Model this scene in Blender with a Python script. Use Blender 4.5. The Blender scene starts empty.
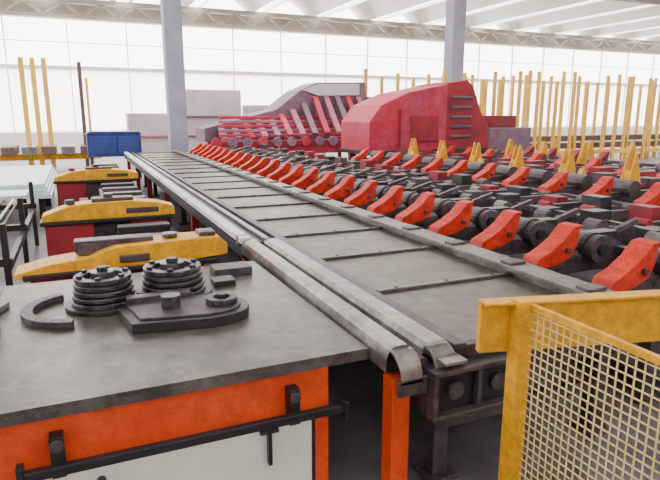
import bpy, bmesh, math, random
from mathutils import Vector, Matrix
random.seed(4)
S=bpy.context.scene

# ---------------- materials ----------------
def mat(name,c1,c2=None,scale=6,rough=.55,metal=0.0,bump=.0,detail=5,trans=0,dirt=.0,dirtc=(.06,.05,.045),spec=.5):
    m=bpy.data.materials.new(name); m.use_nodes=True
    nt=m.node_tree; b=nt.nodes['Principled BSDF']
    c2=c2 or tuple(x*.75 for x in c1)
    tc=nt.nodes.new('ShaderNodeTexCoord')
    n=nt.nodes.new('ShaderNodeTexNoise'); n.inputs['Scale'].default_value=scale; n.inputs['Detail'].default_value=detail
    n.inputs['Roughness'].default_value=.65
    r=nt.nodes.new('ShaderNodeValToRGB')
    r.color_ramp.elements[0].position=.35; r.color_ramp.elements[1].position=.68
    r.color_ramp.elements[0].color=(*c2,1); r.color_ramp.elements[1].color=(*c1,1)
    nt.links.new(tc.outputs['Object'],n.inputs['Vector'])
    nt.links.new(n.outputs['Fac'],r.inputs['Fac'])
    col=r.outputs['Color']
    if dirt:
        n2=nt.nodes.new('ShaderNodeTexNoise'); n2.inputs['Scale'].default_value=scale*2.3; n2.inputs['Detail'].default_value=8
        n2.inputs['Roughness'].default_value=.8
        nt.links.new(tc.outputs['Object'],n2.inputs['Vector'])
        r2=nt.nodes.new('ShaderNodeValToRGB'); r2.color_ramp.elements[0].position=.44; r2.color_ramp.elements[1].position=.68
        r2.color_ramp.elements[0].color=(0,0,0,1); r2.color_ramp.elements[1].color=(dirt,dirt,dirt,1)
        nt.links.new(n2.outputs['Fac'],r2.inputs['Fac'])
        mx=nt.nodes.new('ShaderNodeMix'); mx.data_type='RGBA'
        nt.links.new(r2.outputs['Color'],mx.inputs['Factor']); nt.links.new(col,mx.inputs['A']); mx.inputs['B'].default_value=(*dirtc,1)
        col=mx.outputs['Result']
    nt.links.new(col,b.inputs['Base Color'])
    b.inputs['Specular IOR Level'].default_value=spec
    b.inputs['Metallic'].default_value=metal
    rr=nt.nodes.new('ShaderNodeMapRange'); rr.inputs['To Min'].default_value=max(0,rough-.1); rr.inputs['To Max'].default_value=min(1,rough+.2)
    nt.links.new(n.outputs['Fac'],rr.inputs['Value']); nt.links.new(rr.outputs['Result'],b.inputs['Roughness'])
    if bump:
        bp=nt.nodes.new('ShaderNodeBump'); bp.inputs['Strength'].default_value=bump; bp.inputs['Distance'].default_value=.02
        nt.links.new(n.outputs['Fac'],bp.inputs['Height']); nt.links.new(bp.outputs['Normal'],b.inputs['Normal'])
    if trans:
        t=nt.nodes.new('ShaderNodeBsdfTranslucent'); t.inputs['Color'].default_value=(*c1,1)
        mx=nt.nodes.new('ShaderNodeMixShader'); mx.inputs[0].default_value=trans
        nt.links.new(b.outputs[0],mx.inputs[1]); nt.links.new(t.outputs[0],mx.inputs[2])
        nt.links.new(mx.outputs[0],nt.nodes['Material Output'].inputs['Surface'])
    return m
M=dict(
 concrete=mat('concrete_floor',(.20,.18,.19),(.10,.09,.10),1.2,.38,bump=.15,dirt=.5),
 plaster=mat('plaster',(.80,.78,.77),(.7,.68,.67),1,.8),
 shell=mat('roof_shell',(.92,.92,.88),(.82,.82,.79),.6,.85),
 girder=mat('girder_paint',(.42,.36,.30),(.30,.25,.21),1,.7),
 milky=mat('milky_glazing',(.98,.95,.93),(.93,.88,.86),.5,.6,trans=.95),
 frame=mat('window_frame',(.85,.85,.85),None,3,.6),
 column=mat('column_paint',(.30,.29,.37),(.23,.22,.30),2,.7),
 top=mat('worn_steel_top',(.125,.098,.092),(.038,.031,.030),2.6,.31,.3,.10,dirt=.8,dirtc=(.20,.17,.155)),
 orange=mat('orange_paint',(.88,.085,.010),(.70,.052,.008),4,.42,dirt=.5,dirtc=(.25,.04,.02)),
 red=mat('red_paint',(.80,.046,.012),(.48,.018,.008),6,.50,dirt=.75,dirtc=(.15,.02,.02),spec=.25),
 dred=mat('dark_red_paint',(.38,.016,.030),(.21,.010,.024),1.5,.5,dirt=.5,spec=.3),
 mred=mat('hood_red_paint',(.50,.018,.052),(.34,.013,.042),.9,.5,dirt=.45,dirtc=(.42,.13,.19),spec=.3),
 pink=mat('hazed_red_paint',(.52,.16,.22),(.30,.075,.13),2,.6,dirt=.4),  # background red paled to pink, distance haze put into the colour
 purple=mat('purple_steel',(.24,.125,.18),(.135,.07,.11),2,.5,dirt=.5),
 dpurple=mat('dark_purple_steel',(.13,.07,.10),(.07,.04,.06),3,.5,dirt=.5),
 pale=mat('pale_mauve_panel',(.60,.53,.56),(.46,.38,.42),.8,.7),
 yellow=mat('yellow_paint',(.90,.46,.006),(.68,.31,.006),5,.45,dirt=.65,dirtc=(.28,.13,.02),spec=.3),
 stake=mat('stake_yellow_paint',(.82,.47,.07),(.60,.34,.05),2,.6),
 mesh=mat('mesh_wire_paint',(.70,.54,.26),(.58,.43,.18),4,.5),
 black=mat('black_steel',(.028,.026,.03),(.014,.014,.016),6,.4,.2),
 dark=mat('dark_steel',(.085,.062,.070),(.03,.022,.027),5,.45,.3,dirt=.55,dirtc=(.19,.135,.145)),
 plate=mat('bed_plate',(.105,.078,.054),(.034,.027,.022),2.0,.38,.3,.12,dirt=.75,dirtc=(.20,.16,.125)),
 bar=mat('cross_bar',(.25,.225,.21),(.10,.085,.08),6,.4,.4,dirt=.5),
 rail=mat('rail_steel',(.36,.33,.325),(.13,.11,.105),5,.30,.5,.05,dirt=.85,dirtc=(.08,.062,.052)),
 bright=mat('bright_steel',(.85,.84,.86),(.62,.60,.63),9,.4,.0,dirt=.3),
 gsteel=mat('disc_steel',(.17,.16,.16),(.04,.037,.037),14,.30,.7,dirt=.5),
 white=mat('white_panel',(.78,.80,.70),(.70,.72,.62),2,.5,dirt=.2,dirtc=(.4,.38,.3)),
 blue=mat('blue_paint',(.015,.035,.20),(.01,.025,.13),3,.4),
 cyan=mat('pale_sheet',(.68,.80,.82),(.56,.68,.70),1,.4),
 rust=mat('rusty_bar',(.16,.09,.07),(.08,.05,.05),9,.6,.3),
)
# ---------------- builder ----------------
class B:
    def __init__(s,name): s.name=name; s.bm=bmesh.new(); s.mats=[]
    def mi(s,m):
        if m not in s.mats: s.mats.append(m)
        return s.mats.index(m)
    def poly(s,vs,faces,m,M4=None):
        i=s.mi(m); V=[s.bm.verts.new((M4@Vector(v)) if M4 else v) for v in vs]
        for f in faces:
            try:
                F=s.bm.faces.new([V[k] for k in f]); F.material_index=i
            except ValueError: pass
        return V
    def box(s,x0,x1,y0,y1,z0,z1,m,M4=None):
        vs=[(x0,y0,z0),(x1,y0,z0),(x1,y1,z0),(x0,y1,z0),(x0,y0,z1),(x1,y0,z1),(x1,y1,z1),(x0,y1,z1)]
        s.poly(vs,[(0,3,2,1),(4,5,6,7),(0,1,5,4),(1,2,6,5),(2,3,7,6),(3,0,4,7)],m,M4)
    def prism(s,prof,a0,a1,axis,m,M4=None):
        def P(p,a):
            return {'y':(p[0],a,p[1]),'x':(a,p[0],p[1]),'z':(p[0],p[1],a)}[axis]
        n=len(prof); vs=[P(p,a0) for p in prof]+[P(p,a1) for p in prof]
        f=[tuple(range(n)),tuple(range(2*n-1,n-1,-1))]
        f+=[(k,n+k,n+(k+1)%n,(k+1)%n) for k in range(n)]
        s.poly(vs,f,m,M4)
    def cyl(s,c,r,h,axis,m,n=20,r2=None):
        r2=r if r2 is None else r2
        vs=[];
        for rr,a in ((r,0),(r2,h)):
            for k in range(n):
                t=2*math.pi*k/n; u,v=rr*math.cos(t),rr*math.sin(t)
                p={'z':(u,v,a),'y':(u,a,v),'x':(a,u,v)}[axis]
                vs.append((c[0]+p[0],c[1]+p[1],c[2]+p[2]))
        f=[tuple(range(n-1,-1,-1)),tuple(range(n,2*n))]+[(k,(k+1)%n,n+(k+1)%n,n+k) for k in range(n)]
        s.poly(vs,f,m)
    def ring(s,c,r0,r1,h,m,n=32):
        x,y,z=c
        for k in range(n):
            t0=2*math.pi*k/n; t1=2*math.pi*(k+1)/n
            s.prism([(x+r0*math.cos(t0),y+r0*math.sin(t0)),(x+r1*math.cos(t0),y+r1*math.sin(t0)),(x+r1*math.cos(t1),y+r1*math.sin(t1)),(x+r0*math.cos(t1),y+r0*math.sin(t1))],z,z+h,'z',m)
    def strip(s,prof,y0,y1,th,m):
        n=len(prof)
        for k in range(n-1):
            q=[prof[k],prof[k+1],(prof[k+1][0],prof[k+1][1]-th),(prof[k][0],prof[k][1]-th)]
            s.prism(q,y0,y1,'y',m)
    def beam(s,p,q,w,h,m):
        p=Vector(p);q=Vector(q);d=q-p;L=d.length;d.normalize()
        up=Vector((0,0,1)) if abs(d.z)<.95 else Vector((1,0,0))
        r=d.cross(up).normalized(); u=r.cross(d)
        M4=Matrix((( r.x,d.x,u.x,p.x),(r.y,d.y,u.y,p.y),(r.z,d.z,u.z,p.z),(0,0,0,1)))
        s.box(-w/2,w/2,0,L,-h/2,h/2,m,M4)
    def done(s,bevel=0,smooth=False):
        bmesh.ops.recalc_face_normals(s.bm,faces=s.bm.faces)
        me=bpy.data.meshes.new(s.name); s.bm.to_mesh(me); s.bm.free()
        for m in s.mats: me.materials.append(M[m])
        o=bpy.data.objects.new(s.name,me); S.collection.objects.link(o)
        if bevel:
            b=o.modifiers.new('bevel','BEVEL'); b.width=bevel; b.segments=2; b.limit_method='ANGLE'; b.angle_limit=math.radians(40)
        if smooth:
            for p in me.polygons: p.use_smooth=True
            try: me.set_sharp_from_angle(angle=math.radians(35))
            except Exception: pass
        return o
def group(name,parts):
    e=bpy.data.objects.new(name,None); S.collection.objects.link(e)
    for p in parts: p.parent=e
    return e

# ---------------- room ----------------
b=B('floor'); b.box(-12,52,-8,36,-.1,0,'concrete'); b.done()
b=B('wall_far')
b.box(-12,52,35,35.3,0,1.2,'plaster'); b.box(-12,52,35.1,35.2,1.2,4.5,'milky')
b.box(-12,52,34.9,35.3,4.5,4.7,'frame')
b.box(-12,52,34.8,35.3,7.1,7.95,'girder')
b.done()
b=B('wall_left')
b.box(-12.3,-12,-8,35.3,0,2.2,'plaster'); b.box(-12.3,-12,-8,35.3,7.1,8,'girder')
for y in range(-8,36,6): b.box(-12.3,-12,y,y+.4,2.2,7.1,'frame')
b.box(-12.3,-12,-8,6,2.2,7.1,'plaster')
b.done()
b=B('wall_right')
b.box(52,52.3,-8,35.3,0,2.2,'plaster'); b.box(52,52.3,-8,35.3,7.1,8,'girder')
for y in range(-8,36,6): b.box(52,52.3,y,y+.4,2.2,7.1,'frame')
b.done()
b=B('wall_back'); b.box(-12,52,-8.3,-8,0,6,'plaster'); b.box(-12,52,-8.3,-8,7.1,8,'girder'); b.done()  # unseen back wall, put in to cut light from behind the camera
b=B('window_1')
for i in range(0,22):
    x=-12+i*3; b.box(x-.025,x+.025,34.98,35.1,1.2,7.1,'frame')
b.box(-12,52,34.99,35.06,5.9,5.94,'frame')
b.done()
b=B('ceiling')
P=3.8; x=-12
while x<51:
    n=10; W=3.1; prof=[]
    for k in range(n+1):
        t=k/n; prof.append((x+W*t, 8.0+.95*math.sin(math.pi*t)))
    for k in range(n):
        p,q=prof[k],prof[k+1]
        b.prism([p,q,(q[0],q[1]+.12),(p[0],p[1]+.12)],-8,35.3,'y','shell')
    b.box(x+W-.02,x+P+.02,-8,-2,7.98,8.1,'shell')  # solid strips added across the skylight gaps to dim the front
    b.box(x+W-.02,x+P+.02,4,9,7.98,8.1,'shell')
    x+=P
for y in (-2,10,22,34): b.box(-12,52,y,y+.35,7.75,8.0,'girder')
b.done()
b=B('crane_girder_1')  # lattice crane girder in front of the far wall
for z in (6.95,7.7): b.box(-11.9,51.8,33.6,33.85,z,z+.17,'girder')
x=-11.8
while x<49.8:
    b.beam((x,33.7,7.1),(x+.9,33.7,7.75),.10,.10,'girder'); b.beam((x+.9,33.7,7.75),(x+1.8,33.7,7.1),.10,.10,'girder'); x+=1.8
b.done()
for i,X in enumerate((3.45,15.6,30.5)):
    b=B('roof_column'); w=.32
    b.prism([(X-w,22-w),(X+w,22-w),(X+w,22+w),(X-w,22+w)],0,7.75,'z','column')
    b.box(X-w-.12,X+w+.12,22-w-.12,22+w+.12,0,.3,'column'); b.box(X-w-.15,X+w+.15,22-w-.15,22+w+.15,7.5,7.74,'column')
    b.done(.03)

# ---------------- main bar conveyor ----------------
Y0,Y1=2.36,20.0
parts=[]
b=B('bed_frame')
b.box(1.76,1.84,Y0,Y1,.66,.90,'dark')
b.box(3.02,3.10,Y0,Y1,.62,.95,'bar'); b.box(2.96,3.18,Y0,Y1,.93,.965,'bar')
b.box(3.18,3.30,Y0,Y1,.70,.74,'dark'); b.box(3.28,3.34,Y0,Y1,.66,.86,'dark')
b.box(1.84,3.02,Y0,Y0+.05,.66,.885,'dark')
y=Y0+.3
while y<Y1:
    b.cyl((3.19,y,.80),.03,.02,'x','bright',8); b.box(2.99,3.15,y-.06,y+.06,.96,.985,'dark')
    b.box(3.10,3.30,y+.3,y+.36,.74,.93,'dark'); y+=.76
y=2.5
while y<Y1:
    for X in (1.8,3.06):
        b.box(X-.05,X+.05,y,y+.1,0,.66,'dark'); b.box(X-.1,X+.1,y-.05,y+.15,0,.03,'dark')
    b.box(1.8,3.06,y+.02,y+.08,.3,.38,'dark'); y+=2.2
parts.append(b.done(.006))
b=B('bed_plates'); y=Y0+.02; k=0
while y<Y1-.05:
    L=1.02; y2=min(y+L,Y1)
    b.box(1.85,3.0,y+.04,y2-.03,.855,.878+.006*random.random(),'plate')
    b.box(1.85,3.0,y2-.03,y2+.03,.84,.895,'dark'); b.box(1.85,3.0,y2-.03,y2+.015,.893,.903,'bar')
    for X in (2.0,2.43,2.85): b.cyl((X,y2,.895),.018,.014,'z','black',8)
    y=y2; k+=1
parts.append(b.done(.004))
b=B('guide_trough')
prof=[(1.375,.80),(1.378,.86),(1.395,.905),(1.43,.925),(1.50,.925),(1.525,.89),(1.535,.84),(1.585,.835),(1.60,.88),(1.625,.91),(1.74,.912)]
b.strip(prof,2.42,5.3,.014,'rail')
b.box(1.44,1.72,2.5,5.3,.74,.815,'dark'); b.box(1.538,1.582,2.42,5.3,.836,.85,'black')
parts.append(b.done(0,True))
b=B('trough_nose')
for seg in ((1.395,1.52),(1.60,1.74)):
    pr=[]
    for k in range(9):
        t=math.pi/2*k/8
        pr.append((2.42-.13*math.sin(t),.925-.015-.13*(1-math.cos(t))))
    for k in range(8):
        p,q=pr[k],pr[k+1]
        b.prism([p,q,(q[0]+.0,q[1]-.014),(p[0],p[1]-.014)],seg[0],seg[1],'x','rail')
b.box(1.38,1.55,2.29,2.31,.70,.79,'dark')
b.cyl((1.56,2.36,.81),.05,.3,'y','dark',18)
parts.append(b.done(0,True))
b=B('guide_rail')
b.box(1.37,1.48,5.3,Y1,.88,.94,'bright'); b.box(1.49,1.60,5.3,Y1,.84,.885,'dark'); b.box(1.61,1.66,5.3,Y1,.86,.92,'rail')
b.box(1.66,1.76,5.3,Y1,.82,.86,'dark'); b.box(1.38,1.62,5.3,Y1,.74,.84,'black')
y=5.4
while y<Y1: b.box(1.36,1.485,y,y+.05,.86,.945,'rail'); y+=2.88
parts.append(b.done(.004))
b=B('orange_leg')
b.box(1.42,1.53,2.42,2.53,0,.735,'orange'); b.box(1.38,1.59,2.36,2.59,0,.02,'orange')
y=5.5
while y<Y1: b.box(1.45,1.55,y,y+.1,0,.75,'dred'); y+=2.88
parts.append(b.done(.006))
b=B('end_box')
b.box(1.56,2.12,2.30,2.36,.54,.82,'black')
b.box(1.56,2.12,2.24,2.30,.79,.82,'dark'); b.box(1.56,2.12,2.24,2.30,.54,.57,'dark')
b.box(1.56,1.59,2.24,2.30,.57,.79,'dark'); b.box(1.62,1.76,2.24,2.42,.845,.865,'rail')
b.box(1.85,1.88,2.26,2.3,.57,.79,'dark')
for X in (1.72,2.0): b.cyl((X,2.27,.68),.05,.03,'y','dark',16)
b.box(1.56,2.12,2.36,2.6,.56,.66,'black')
parts.append(b.done(.006))

def jaw(b,X,Y,m='red',s=1.0,h=1.0):
    w=.08*s
    def Z(z): return .90+z*s*h
    top=[(X-.03*s,Z(-.03)),(X+.0*s,Z(.05)),(X+.14*s,Z(.115)),(X+.27*s,Z(.20)),(X+.38*s,Z(.315)),(X+.47*s,Z(.325))]
    pr=top+[(X+.45*s,Z(.15)),(X+.40*s,Z(.04)),(X+.26*s,Z(-.02)),(X+.10*s,Z(-.05))]
    b.prism(pr,Y-w,Y-w+.014,'y',m); b.prism(pr,Y+w-.014,Y+w,'y',m)
    for k in range(len(top)-1):
        p,q=top[k],top[k+1]
        b.prism([p,q,(q[0]+.008,q[1]-.018),(p[0]+.008,p[1]-.018)],Y-w-.015,Y+w+.015,'y',m)
    b.box(X+.05*s,X+.5*s,Y-w+.014,Y+w-.014,.84,.93,'dark')
    b.cyl((X+.33*s,Y-w-.03,Z(.10)),.026*s,2*w+.06,'y','dark',10)
b=B('jaw_row'); a=B('transfer_arms')
k=0; rnd=random.Random(9)
while 2.83+.72*k<20:
    Y=2.83+.72*k
    jaw(b,3.38,Y,'red',.94)
    a.box(3.46,6.86,Y-.05,Y+.05,.78,.86,'dark')
    a.cyl((3.99,Y-.16,.99),.12,.30,'y','dark',18); a.cyl((3.99,Y-.19,.99),.05,.36,'y','black',12)
    a.cyl((3.99,Y-.08,.99),.135,.05,'y','black',18)
    a.prism([(3.82,.86),(3.9,1.0),(4.15,1.08),(4.42,.97),(4.6,.86)],Y-.07,Y+.07,'y','dark')
    a.box(4.15,4.5,Y+.12,Y+.26,.86,1.02+.06*rnd.random(),'black')
    a.box(4.55,6.6,Y-.035,Y+.035,.86,.95,'dpurple' if k%2 else 'dark')
    a.beam((4.3,Y+.3,.9),(5.0,Y+.34,1.08),.05,.05,'dark')
    for X in (4.9,5.6,6.3):
        r=rnd.uniform(.05,.10)
        a.cyl((X,Y-.09,.95),r,.18,'y',rnd.choice(['dark','bar','dark','dred','dpurple']),12)
    a.box(5.1,5.35,Y+.2,Y+.4,.80,.98+rnd.uniform(0,.1),rnd.choice(['black','dark','dpurple']))
    a.box(6.0,6.2,Y+.2,Y+.5,.80,.98+rnd.uniform(0,.12),rnd.choice(['black','dark','dred']))
    k+=1
parts.append(b.done(.012))
for X in (3.7,4.75,5.9,6.78): a.box(X-.06,X+.06,2.5,Y1,.60,.78,'dark')
for X in (4.3,5.25): a.box(X-.04,X+.04,2.5,Y1,.90,.98,'dark')
y=2.6
while y<Y1:
    for X in (3.7,4.75,5.9,6.78): a.box(X-.05,X+.05,y,y+.1,0,.6,'dark')
    y+=2.2
a.box(3.7,6.8,2.5,Y1,.2,.26,'dark')
parts.append(a.done())
group('bar_transfer_conveyor',parts)

# second line
a=B('storage_bed'); b=B('red_stops'); c=B('yellow_stops')
YE=14.7
for X in (7.2,8.2,9.4,11.0,12.6): a.box(X-.07,X+.07,3.0,YE,.62,.86,'dark')
Y=3.6; i=0
while Y<YE:
    jaw(b,6.98,Y,'red',.98,.9)
    jaw(b,10.1,Y+.3,'red',1.0,.9); jaw(b,12.2,Y+.1,'dred',1.0,.9)
    a.box(7.2,12.7,Y-.06,Y+.06,.86,.94,'dark')
    a.cyl((7.75,Y-.2,1.0),.13,.4,'y','dark',14)
    a.box(9.1,9.5,Y-.12,Y+.12,.94,1.12,'dred')
    a.box(8.6,8.9,Y+.2,Y+.5,.8,1.08,'dpurple'); a.cyl((11.2,Y-.1,1.0),.12,.3,'y','dpurple',14)
    for X in (7.2,9.4,11,12.6): a.box(X-.06,X+.06,Y-.05,Y+.05,0,.62,'dark')
    Y+=.9; i+=1
Y=5.3; i=0
while Y<YE:
    X=8.3
    pr=[(X-.17,.94),(X+.17,.94),(X+.08,1.30),(X+.03,1.50),(X-.01,1.50),(X-.06,1.28)]
    c.prism(pr,Y-.09,Y-.05,'y','yellow')
    c.prism(pr,Y+.05,Y+.09,'y','yellow')
    c.box(X-.09,X+.10,Y-.05,Y+.05,.94,1.22,'yellow')
    c.box(X-.22,X+.24,Y-.12,Y+.12,.94,1.0,'dred')
    for dx in (3.3,5.0):
        c.prism([(X+dx-.17,.9),(X+dx+.17,.9),(X+dx+.05,1.42),(X+dx-.02,1.42)],Y-.05,Y+.05,'y','yellow')
    if i%2: c.prism([(X-.6,.94),(X-.38,.94),(X-.44,1.18),(X-.5,1.22)],Y+.5,Y+.6,'y','stake')
    Y+=1.35; i+=1
a.box(11.4,11.8,3.0,YE,.84,.92,'dark'); a.box(13.1,13.5,3.0,YE,.84,.92,'dark')
for y in (3.1,6,9,12,14.5): a.box(13.25,13.35,y,y+.1,0,.84,'dark')
group('bar_storage_line',[a.done(),b.done(.006),c.done(.01)])

# ---------------- left cabinet / bending table ----------------
parts=[]
b=B('table_top')
b.prism([(-2.2,2.60),(1.365,2.60),(1.365,2.75),(1.33,4.72),(-2.2,4.72)],.83,.855,'z','top')
b.box(-2.2,1.365,2.60,2.63,.79,.83,'top')
b.box(-.6,-.585,2.62,4.7,.855,.858,'black')
parts.append(b.done(.005))
b=B('cabinet_body')
b.box(-2.1,1.155,2.66,4.6,.05,.83,'orange'); b.box(-2.0,1.1,2.7,4.55,0,.05,'black')
b.box(-.30,1.07,2.645,2.66,.06,.50,'black')
b.box(-.27,1.04,2.625,2.646,.08,.485,'white')
b.box(1.155,1.17,2.75,4.5,.1,.75,'dark')
parts.append(b.done(.008))
b=B('door_bar')
b.box(-.34,1.20,2.55,2.59,.53,.575,'black')
for X in (-.20,.93):
    b.box(X-.03,X+.03,2.585,2.66,.50,.70,'black'); b.cyl((X,2.57,.66),.03,.09,'y','dark',12)
b.box(-.365,-.335,2.54,2.6,.50,.61,'black'); b.box(1.195,1.215,2.53,2.61,.50,.60,'black')
b.box(.78,.80,2.58,2.62,.30,.55,'black'); b.box(.74,.84,2.585,2.615,.48,.50,'black')
b.cyl((-.03,2.60,.42),.022,.03,'y','black',12)
parts.append(b.done(.004))
b=B('bending_discs')
def disc(x,y,R):
    b.cyl((x,y,.856),R*1.2,.03,'z','black',36)
    z=.886
    for q in range(4):
        b.cyl((x,y,z),R*(1.0-.03*q),.026,'z','gsteel',36); z+=.026
        b.cyl((x,y,z),R*.86,.012,'z','black',36); z+=.012
    b.ring((x,y,z),R*.60,R*.88,.03,'gsteel')
    b.cyl((x,y,z),R*.36,.055,'z','gsteel',24); b.cyl((x,y,z+.055),R*.18,.03,'z','black',12)
    for k in range(6):
        t=k*math.pi/3+.3; b.cyl((x+R*.74*math.cos(t),y+R*.74*math.sin(t),z+.03),R*.10,.018,'z','black',10)
disc(.08,3.96,.205); disc(.54,4.02,.225)
pr=[(.20,3.32),(.66,3.24)]+[(.74+.19*math.cos(t),3.46+.20*math.sin(t)) for t in [(-1.3+k*2.6/8) for k in range(9)]]+[(.66,3.70),(.30,3.74),(.14,3.66)]
b.prism(pr,.856,.92,'z','black')
b.prism([(p[0]*.86+.08,p[1]*.86+.50) for p in pr],.92,.935,'z','dark')
b.ring((.76,3.47,.935),.05,.10,.04,'gsteel'); b.cyl((.76,3.47,.935),.035,.06,'z','black',16); b.cyl((.45,3.5,.935),.06,.08,'z','gsteel',16)
b.box(.2,.6,3.66,3.74,.92,.97,'dark')
for k in range(14):
    t0=math.radians(110+k*11); t1=math.radians(110+(k+1)*11)
    cx,cy,r0,r1=-.08,3.90,.27,.34
    b.prism([(cx+r0*math.cos(t0),cy+r0*math.sin(t0)),(cx+r1*math.cos(t0),cy+r1*math.sin(t0)),(cx+r1*math.cos(t1),cy+r1*math.sin(t1)),(cx+r0*math.cos(t1),cy+r0*math.sin(t1))],.856,.90,'z','dark')
b.prism([(-1.1,3.9),(-.62,3.82),(-.50,4.15),(-.62,4.4),(-1.1,4.4)],.856,.90,'z','bar'); b.box(-.72,-.5,3.55,3.66,.856,.93,'gsteel')
b.cyl((-.75,4.1,.90),.07,.05,'z','gsteel',18)
b.box(.9,1.2,4.3,4.5,.856,.92,'dark'); b.box(.84,1.0,4.05,4.2,.856,.90,'black')
parts.append(b.done(.004,True))
group('bending_machine',parts)

# ---------------- yellow carriages ----------------
for i,Y in enumerate((5.25,7.8,12.6)):
    b=B('yellow_bending_carriage')
    if i==0: pr=[(-.56,.80),(-.56,.84),(-.30,.90),(0.0,.93),(.22,1.0),(.80,1.02),(1.12,1.02),(1.19,.95),(1.19,.85),(.7,.82)]
    else: pr=[(-.48,.83),(-.47,.90),(-.25,.98),(.0,1.03),(.55,1.04),(.9,1.0),(1.10,.94),(1.10,.83)]
    b.prism(pr,Y-.17,Y+.17,'y','yellow')
    b.box(-.50,1.08,Y-.19,Y+.19,.78,.83,'black')
    if i==0:
        b.box(-.1,.55,Y-.05,Y+.12,.95,1.05,'dark'); b.cyl((.0,Y,.93),.09,.10,'z','dark',18); b.cyl((.7,Y,1.02),.07,.04,'z','gsteel',16)
        b.box(.25,.5,Y-.19,Y-.17,.86,.93,'dark'); b.box(.95,1.1,Y-.1,Y+.1,1.02,1.06,'dark')
    else:
        b.box(.1,.6,Y-.10,Y+.10,1.035,1.08,'dark'); b.cyl((.3,Y,1.08),.06,.05,'z','gsteel',14)
        b.cyl((-.15,Y,1.01),.06,.06,'z','dark',14); b.box(.5,.9,Y-.185,Y-.165,.88,.95,'dark')
    b.prism([(-.40,0),(1.0,0),(1.0,.78),(-.25,.78)],Y+.0,Y+.16,'y','dark')
    b.box(-.45,.1,Y-.15,Y+.15,.25,.78,'dred'); b.box(.55,.95,Y-.16,Y+.16,.10,.78,'dred')
    b.box(-.5,1.05,Y-.25,Y+.25,0,.1,'dark')
    b.done(.015)
for (y0,y1) in ((5.6,7.45),(8.15,12.2),(13.0,17)):
    b=B('carriage_track')
    for X in (-.25,.75): b.box(X-.05,X+.05,y0,y1,0,.14,'dark')
    b.box(.2,1.0,y0+.5,y1-.3,0,.58,'black'); b.box(.3,.9,y0+.6,y1-.5,.58,.74,'dark')
    b.box(-.1,.15,y0+.4,y1-.5,0,.5,'dark'); b.box(-.05,.1,y0+.5,y1-.8,.5,.62,'dred')
    for k in range(int((y1-y0)/.8)): b.box(.35,.95,y0+.7+k*.7,y0+.9+k*.7,.72,.82,('dpurple','black','dark')[k%3])
    b.done(.01)

# left racks
b=B('rebar_rack')
for y in (6.4,8.4,10.4):
    for X in (-.75,-1.6,-2.6): b.box(X-.03,X+.03,y-.03,y+.03,0,1.05 if X==-.75 else .8,'black')
    b.box(-2.65,-.7,y-.04,y+.04,.62,.70,'black')
for X in (-.75,-1.6,-2.6): b.box(X-.03,X+.03,6.4,10.4,.55,.62,'black')
for k in range(14):
    X=-2.5+k*.12; b.beam((X,5.9,.72),(X+.05*random.uniform(-1,1),10.9,.72),.025,.025,'rust' if k%3 else 'cyan')
b.done()
b=B('sheet_metal_stack')
for k in range(4): b.box(-3.4+.03*k,-.55-.04*k,12.5+.05*k,17.5,.50+.07*k,.56+.07*k,'cyan')
for X in (-3.2,-1.9,-.75):
    for y in (12.8,15,17.2): b.box(X-.06,X+.06,y-.06,y+.06,0,.5,'black')
b.done()
b=B('steel_table')
b.box(-3.2,-.9,11.2,12.1,.68,.74,'bright')
for X in (-3.1,-1.0):
    for y in (11.3,12.0): b.box(X-.04,X+.04,y-.04,y+.04,0,.68,'black')
b.done()

# ---------------- guard ----------------
parts=[]
b=B('guard_rail')
b.box(1.83,1.91,1.96,2.04,0,1.25,'yellow'); b.box(1.76,1.98,1.89,2.11,0,.02,'yellow')
p=Vector((1.70,2.10,1.105)); q=Vector((3.9,1.53,1.105))
b.beam(p,q,.045,.26,'yellow')
b.beam(p+Vector((0,-.02,.125)),q+Vector((0,-.02,.125)),.09,.015,'yellow')
b.box(3.3,3.38,1.58,1.66,0,1.0,'yellow')
parts.append(b.done(.004))
b=B('mesh_panel')
X=1.895
b.box(X-.012,X+.012,.55,1.96,1.205,1.235,'yellow'); b.box(X-.012,X+.012,.55,1.96,.06,.09,'yellow')
b.box(X-.012,X+.012,.55,.58,0,1.235,'yellow')
y=.60
while y<1.95: b.box(X-.003,X+.003,y-.0028,y+.0028,.08,1.21,'mesh'); y+=.04
z=.11
while z<1.2: b.box(X-.005,X+.001,.58,1.96,z-.0028,z+.0028,'mesh'); z+=.04
parts.append(b.done())
group('yellow_guard_fence',parts)
b=B('cable_tray')
b.box(2.2,2.5,1.0,2.2,.0,.1,'bar')
for k in range(3): b.box(2.15,2.55,1.2+k*.35,1.26+k*.35,.1,.13,'rail')
b.done(.01)

# ---------------- background machines ----------------
b=B('red_hood_machine')
pr=[(7.9,1.05),(7.9,1.9),(8.3,2.4),(9.2,2.78),(10.6,3.05),(10.6,1.05)]
b.prism(pr,15.2,17.2,'y','mred')
pr=[(10.62,1.05),(10.62,3.08),(11.4,3.2),(11.65,3.0),(12.0,2.2),(12.3,1.8),(12.4,1.05)]
b.prism(pr,15.3,17.1,'y','dred')
b.box(7.9,12.5,15.1,17.3,.93,1.08,'black')
for X in (8.2,10.2,12.3):
    for y in (15.3,17.0): b.box(X-.1,X+.1,y-.1,y+.1,0,.95,'dred')
b.box(8.9,8.96,15.12,15.2,1.15,2.3,'dred'); b.box(9.3,10.3,15.14,15.2,1.3,2.1,'dred')
for k in range(5): b.box(10.8,11.6,15.24,15.3,1.4+k*.3,1.5+k*.3,'dpurple')
b.box(12.6,14.4,15.6,16.8,.9,1.7,'purple'); b.box(12.8,13.9,15.8,16.6,1.7,2.1,'dred'); b.box(12.8,14.2,15.8,16.6,0,.9,'dark')
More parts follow.
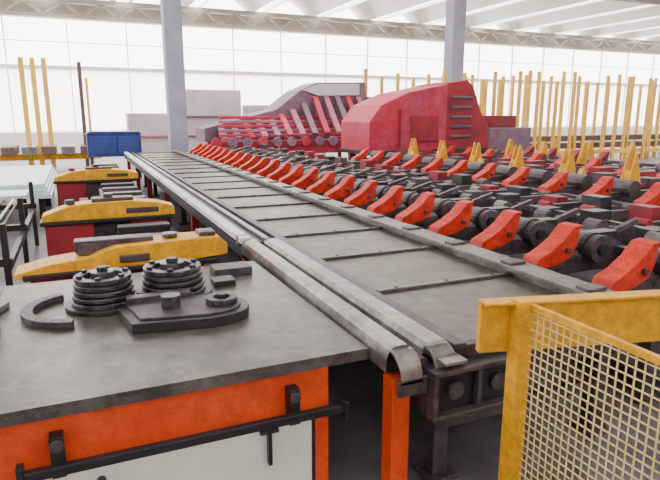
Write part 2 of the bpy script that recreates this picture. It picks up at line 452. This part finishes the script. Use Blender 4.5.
b.done(.05)
b=B('inclined_feed_line')
b.prism([(4.6,1.1),(4.6,1.6),(6.2,2.0),(7.6,2.35),(8.6,3.1),(9.4,3.45),(11.6,3.5),(11.9,1.1)],22.8,24.6,'y','purple')
b.prism([(8.7,3.12),(9.45,3.38),(11.3,3.42),(11.3,2.95),(9.4,2.9)],22.7,22.8,'y','pale')
for k in range(14):
    X=4.9+k*.5; z=min(3.0,1.65+.22*(X-4.6)+max(0,(X-7.6))*.3)
    b.beam((X,20.6,1.25+.02*k),(X+.35,22.75,z-.15),.22,.14,('pink','purple','mred')[k%3])
for k in range(5):
    b.box(4.7+.1*k,11.4+.05*k,20.7+.42*k,20.8+.42*k,1.32+.16*k,1.44+.16*k,'pink' if k%2 else 'mred')
for X in (5,7.2,9.4,11.5):
    b.box(X-.1,X+.1,23.5,23.9,0,1.1,'dred'); b.box(X-.06,X+.06,20.5,20.65,0,1.3,'dred')
b.box(4.3,11.2,20.3,20.44,.7,1.2,'dred')
for i in range(12): b.cyl((4.5+i*.56,20.2,1.15),.18,.1,'y','mred' if i%3==0 else 'purple',12)
b.done(.02)
b=B('blue_control_box')
b.box(.3,2.0,20.6,21.4,.75,1.5,'blue'); b.box(.4,1.2,20.56,20.6,.85,1.42,'blue'); b.box(1.25,1.9,20.56,20.6,.85,1.42,'blue')
b.prism([(.25,1.5),(2.05,1.5),(1.9,1.58),(.4,1.58)],20.55,21.45,'y','blue')
for X in (.4,1.9): b.box(X-.05,X+.05,20.7,21.3,0,.75,'dark')
b.done(.01)
b=B('storage_stakes')
random.seed(2)
X=14.3
while X<32:
    if abs(X-30.5)>.6:
        y=20.3+random.uniform(-.5,.5); h=3.7+random.uniform(-.25,.35)
        b.box(X-.06,X+.06,y-.06,y+.06,0,h,'stake')
    X+=random.choice((.42,.55,.7))
X=13
while X<40:
    y=25.5; b.box(X-.07,X+.07,y-.07,y+.07,0,4.1+random.uniform(-.2,.2),'stake'); X+=.9
b.box(14,32,20.2,20.5,.3,.5,'stake'); b.box(13,40,25.4,25.6,.3,.5,'stake')
for z in (.8,1.15): b.box(16.4,29.8,20.7,21.3,z-.25,z,'rust')
b.done()
b=B('yellow_stake_rack')
for X in (-1.75,-1.35,-.95): b.box(X-.09,X+.09,25.9,26.1,0,4.3,'stake')
b.box(.25,.40,25.9,26.1,0,4.2,'rust'); b.box(.50,.60,25.9,26.1,0,3.6,'stake')
b.box(-3.5,.9,25.8,26.2,.35,.6,'yellow'); b.box(-3.2,-3.0,25.9,26.1,0,4.3,'stake')
for k in range(6): b.box(-3.4+k*.7,-2.9+k*.7,25.2,27,.6,.9,'rust' if k%2 else 'bar')
b.done()
b=B('material_shelf')
b.box(2.2,4.4,28,29,.0,2.2,'pale'); b.box(4.6,7.5,28,29,0,3.3,'pale'); b.box(2.2,7.5,27.9,28,1.1,1.2,'pink'); b.box(4.6,7.5,27.9,28,2.0,2.1,'purple')
b.box(7.8,12,28,29,0,2.6,'pale')
b.done(.02)

# ---------------- light ----------------
w=bpy.data.worlds.new('World'); S.world=w; w.use_nodes=True
bg=w.node_tree.nodes['Background']; bg.inputs[0].default_value=(1,.985,.97,1); bg.inputs[1].default_value=9
for x in (0,9,20,32):
    for y in (3,15,27):
        L=bpy.data.lights.new('ceiling_fill','AREA'); L.shape='RECTANGLE'; L.size=3; L.size_y=6; L.energy=30 if y<10 else 320; L.color=(1,.95,.90)  # soft area fills added under the roof to brighten the hall
        o=bpy.data.objects.new('ceiling_fill',L); o.location=(x,y,7.6); S.collection.objects.link(o)

cam=bpy.data.cameras.new('cam'); cam.lens=31.15; cam.sensor_width=36; cam.clip_end=300
co=bpy.data.objects.new('cam',cam); co.location=(0,0,2.1); co.rotation_euler=(math.radians(77.7),0,math.radians(-23.6))
S.collection.objects.link(co); S.camera=co
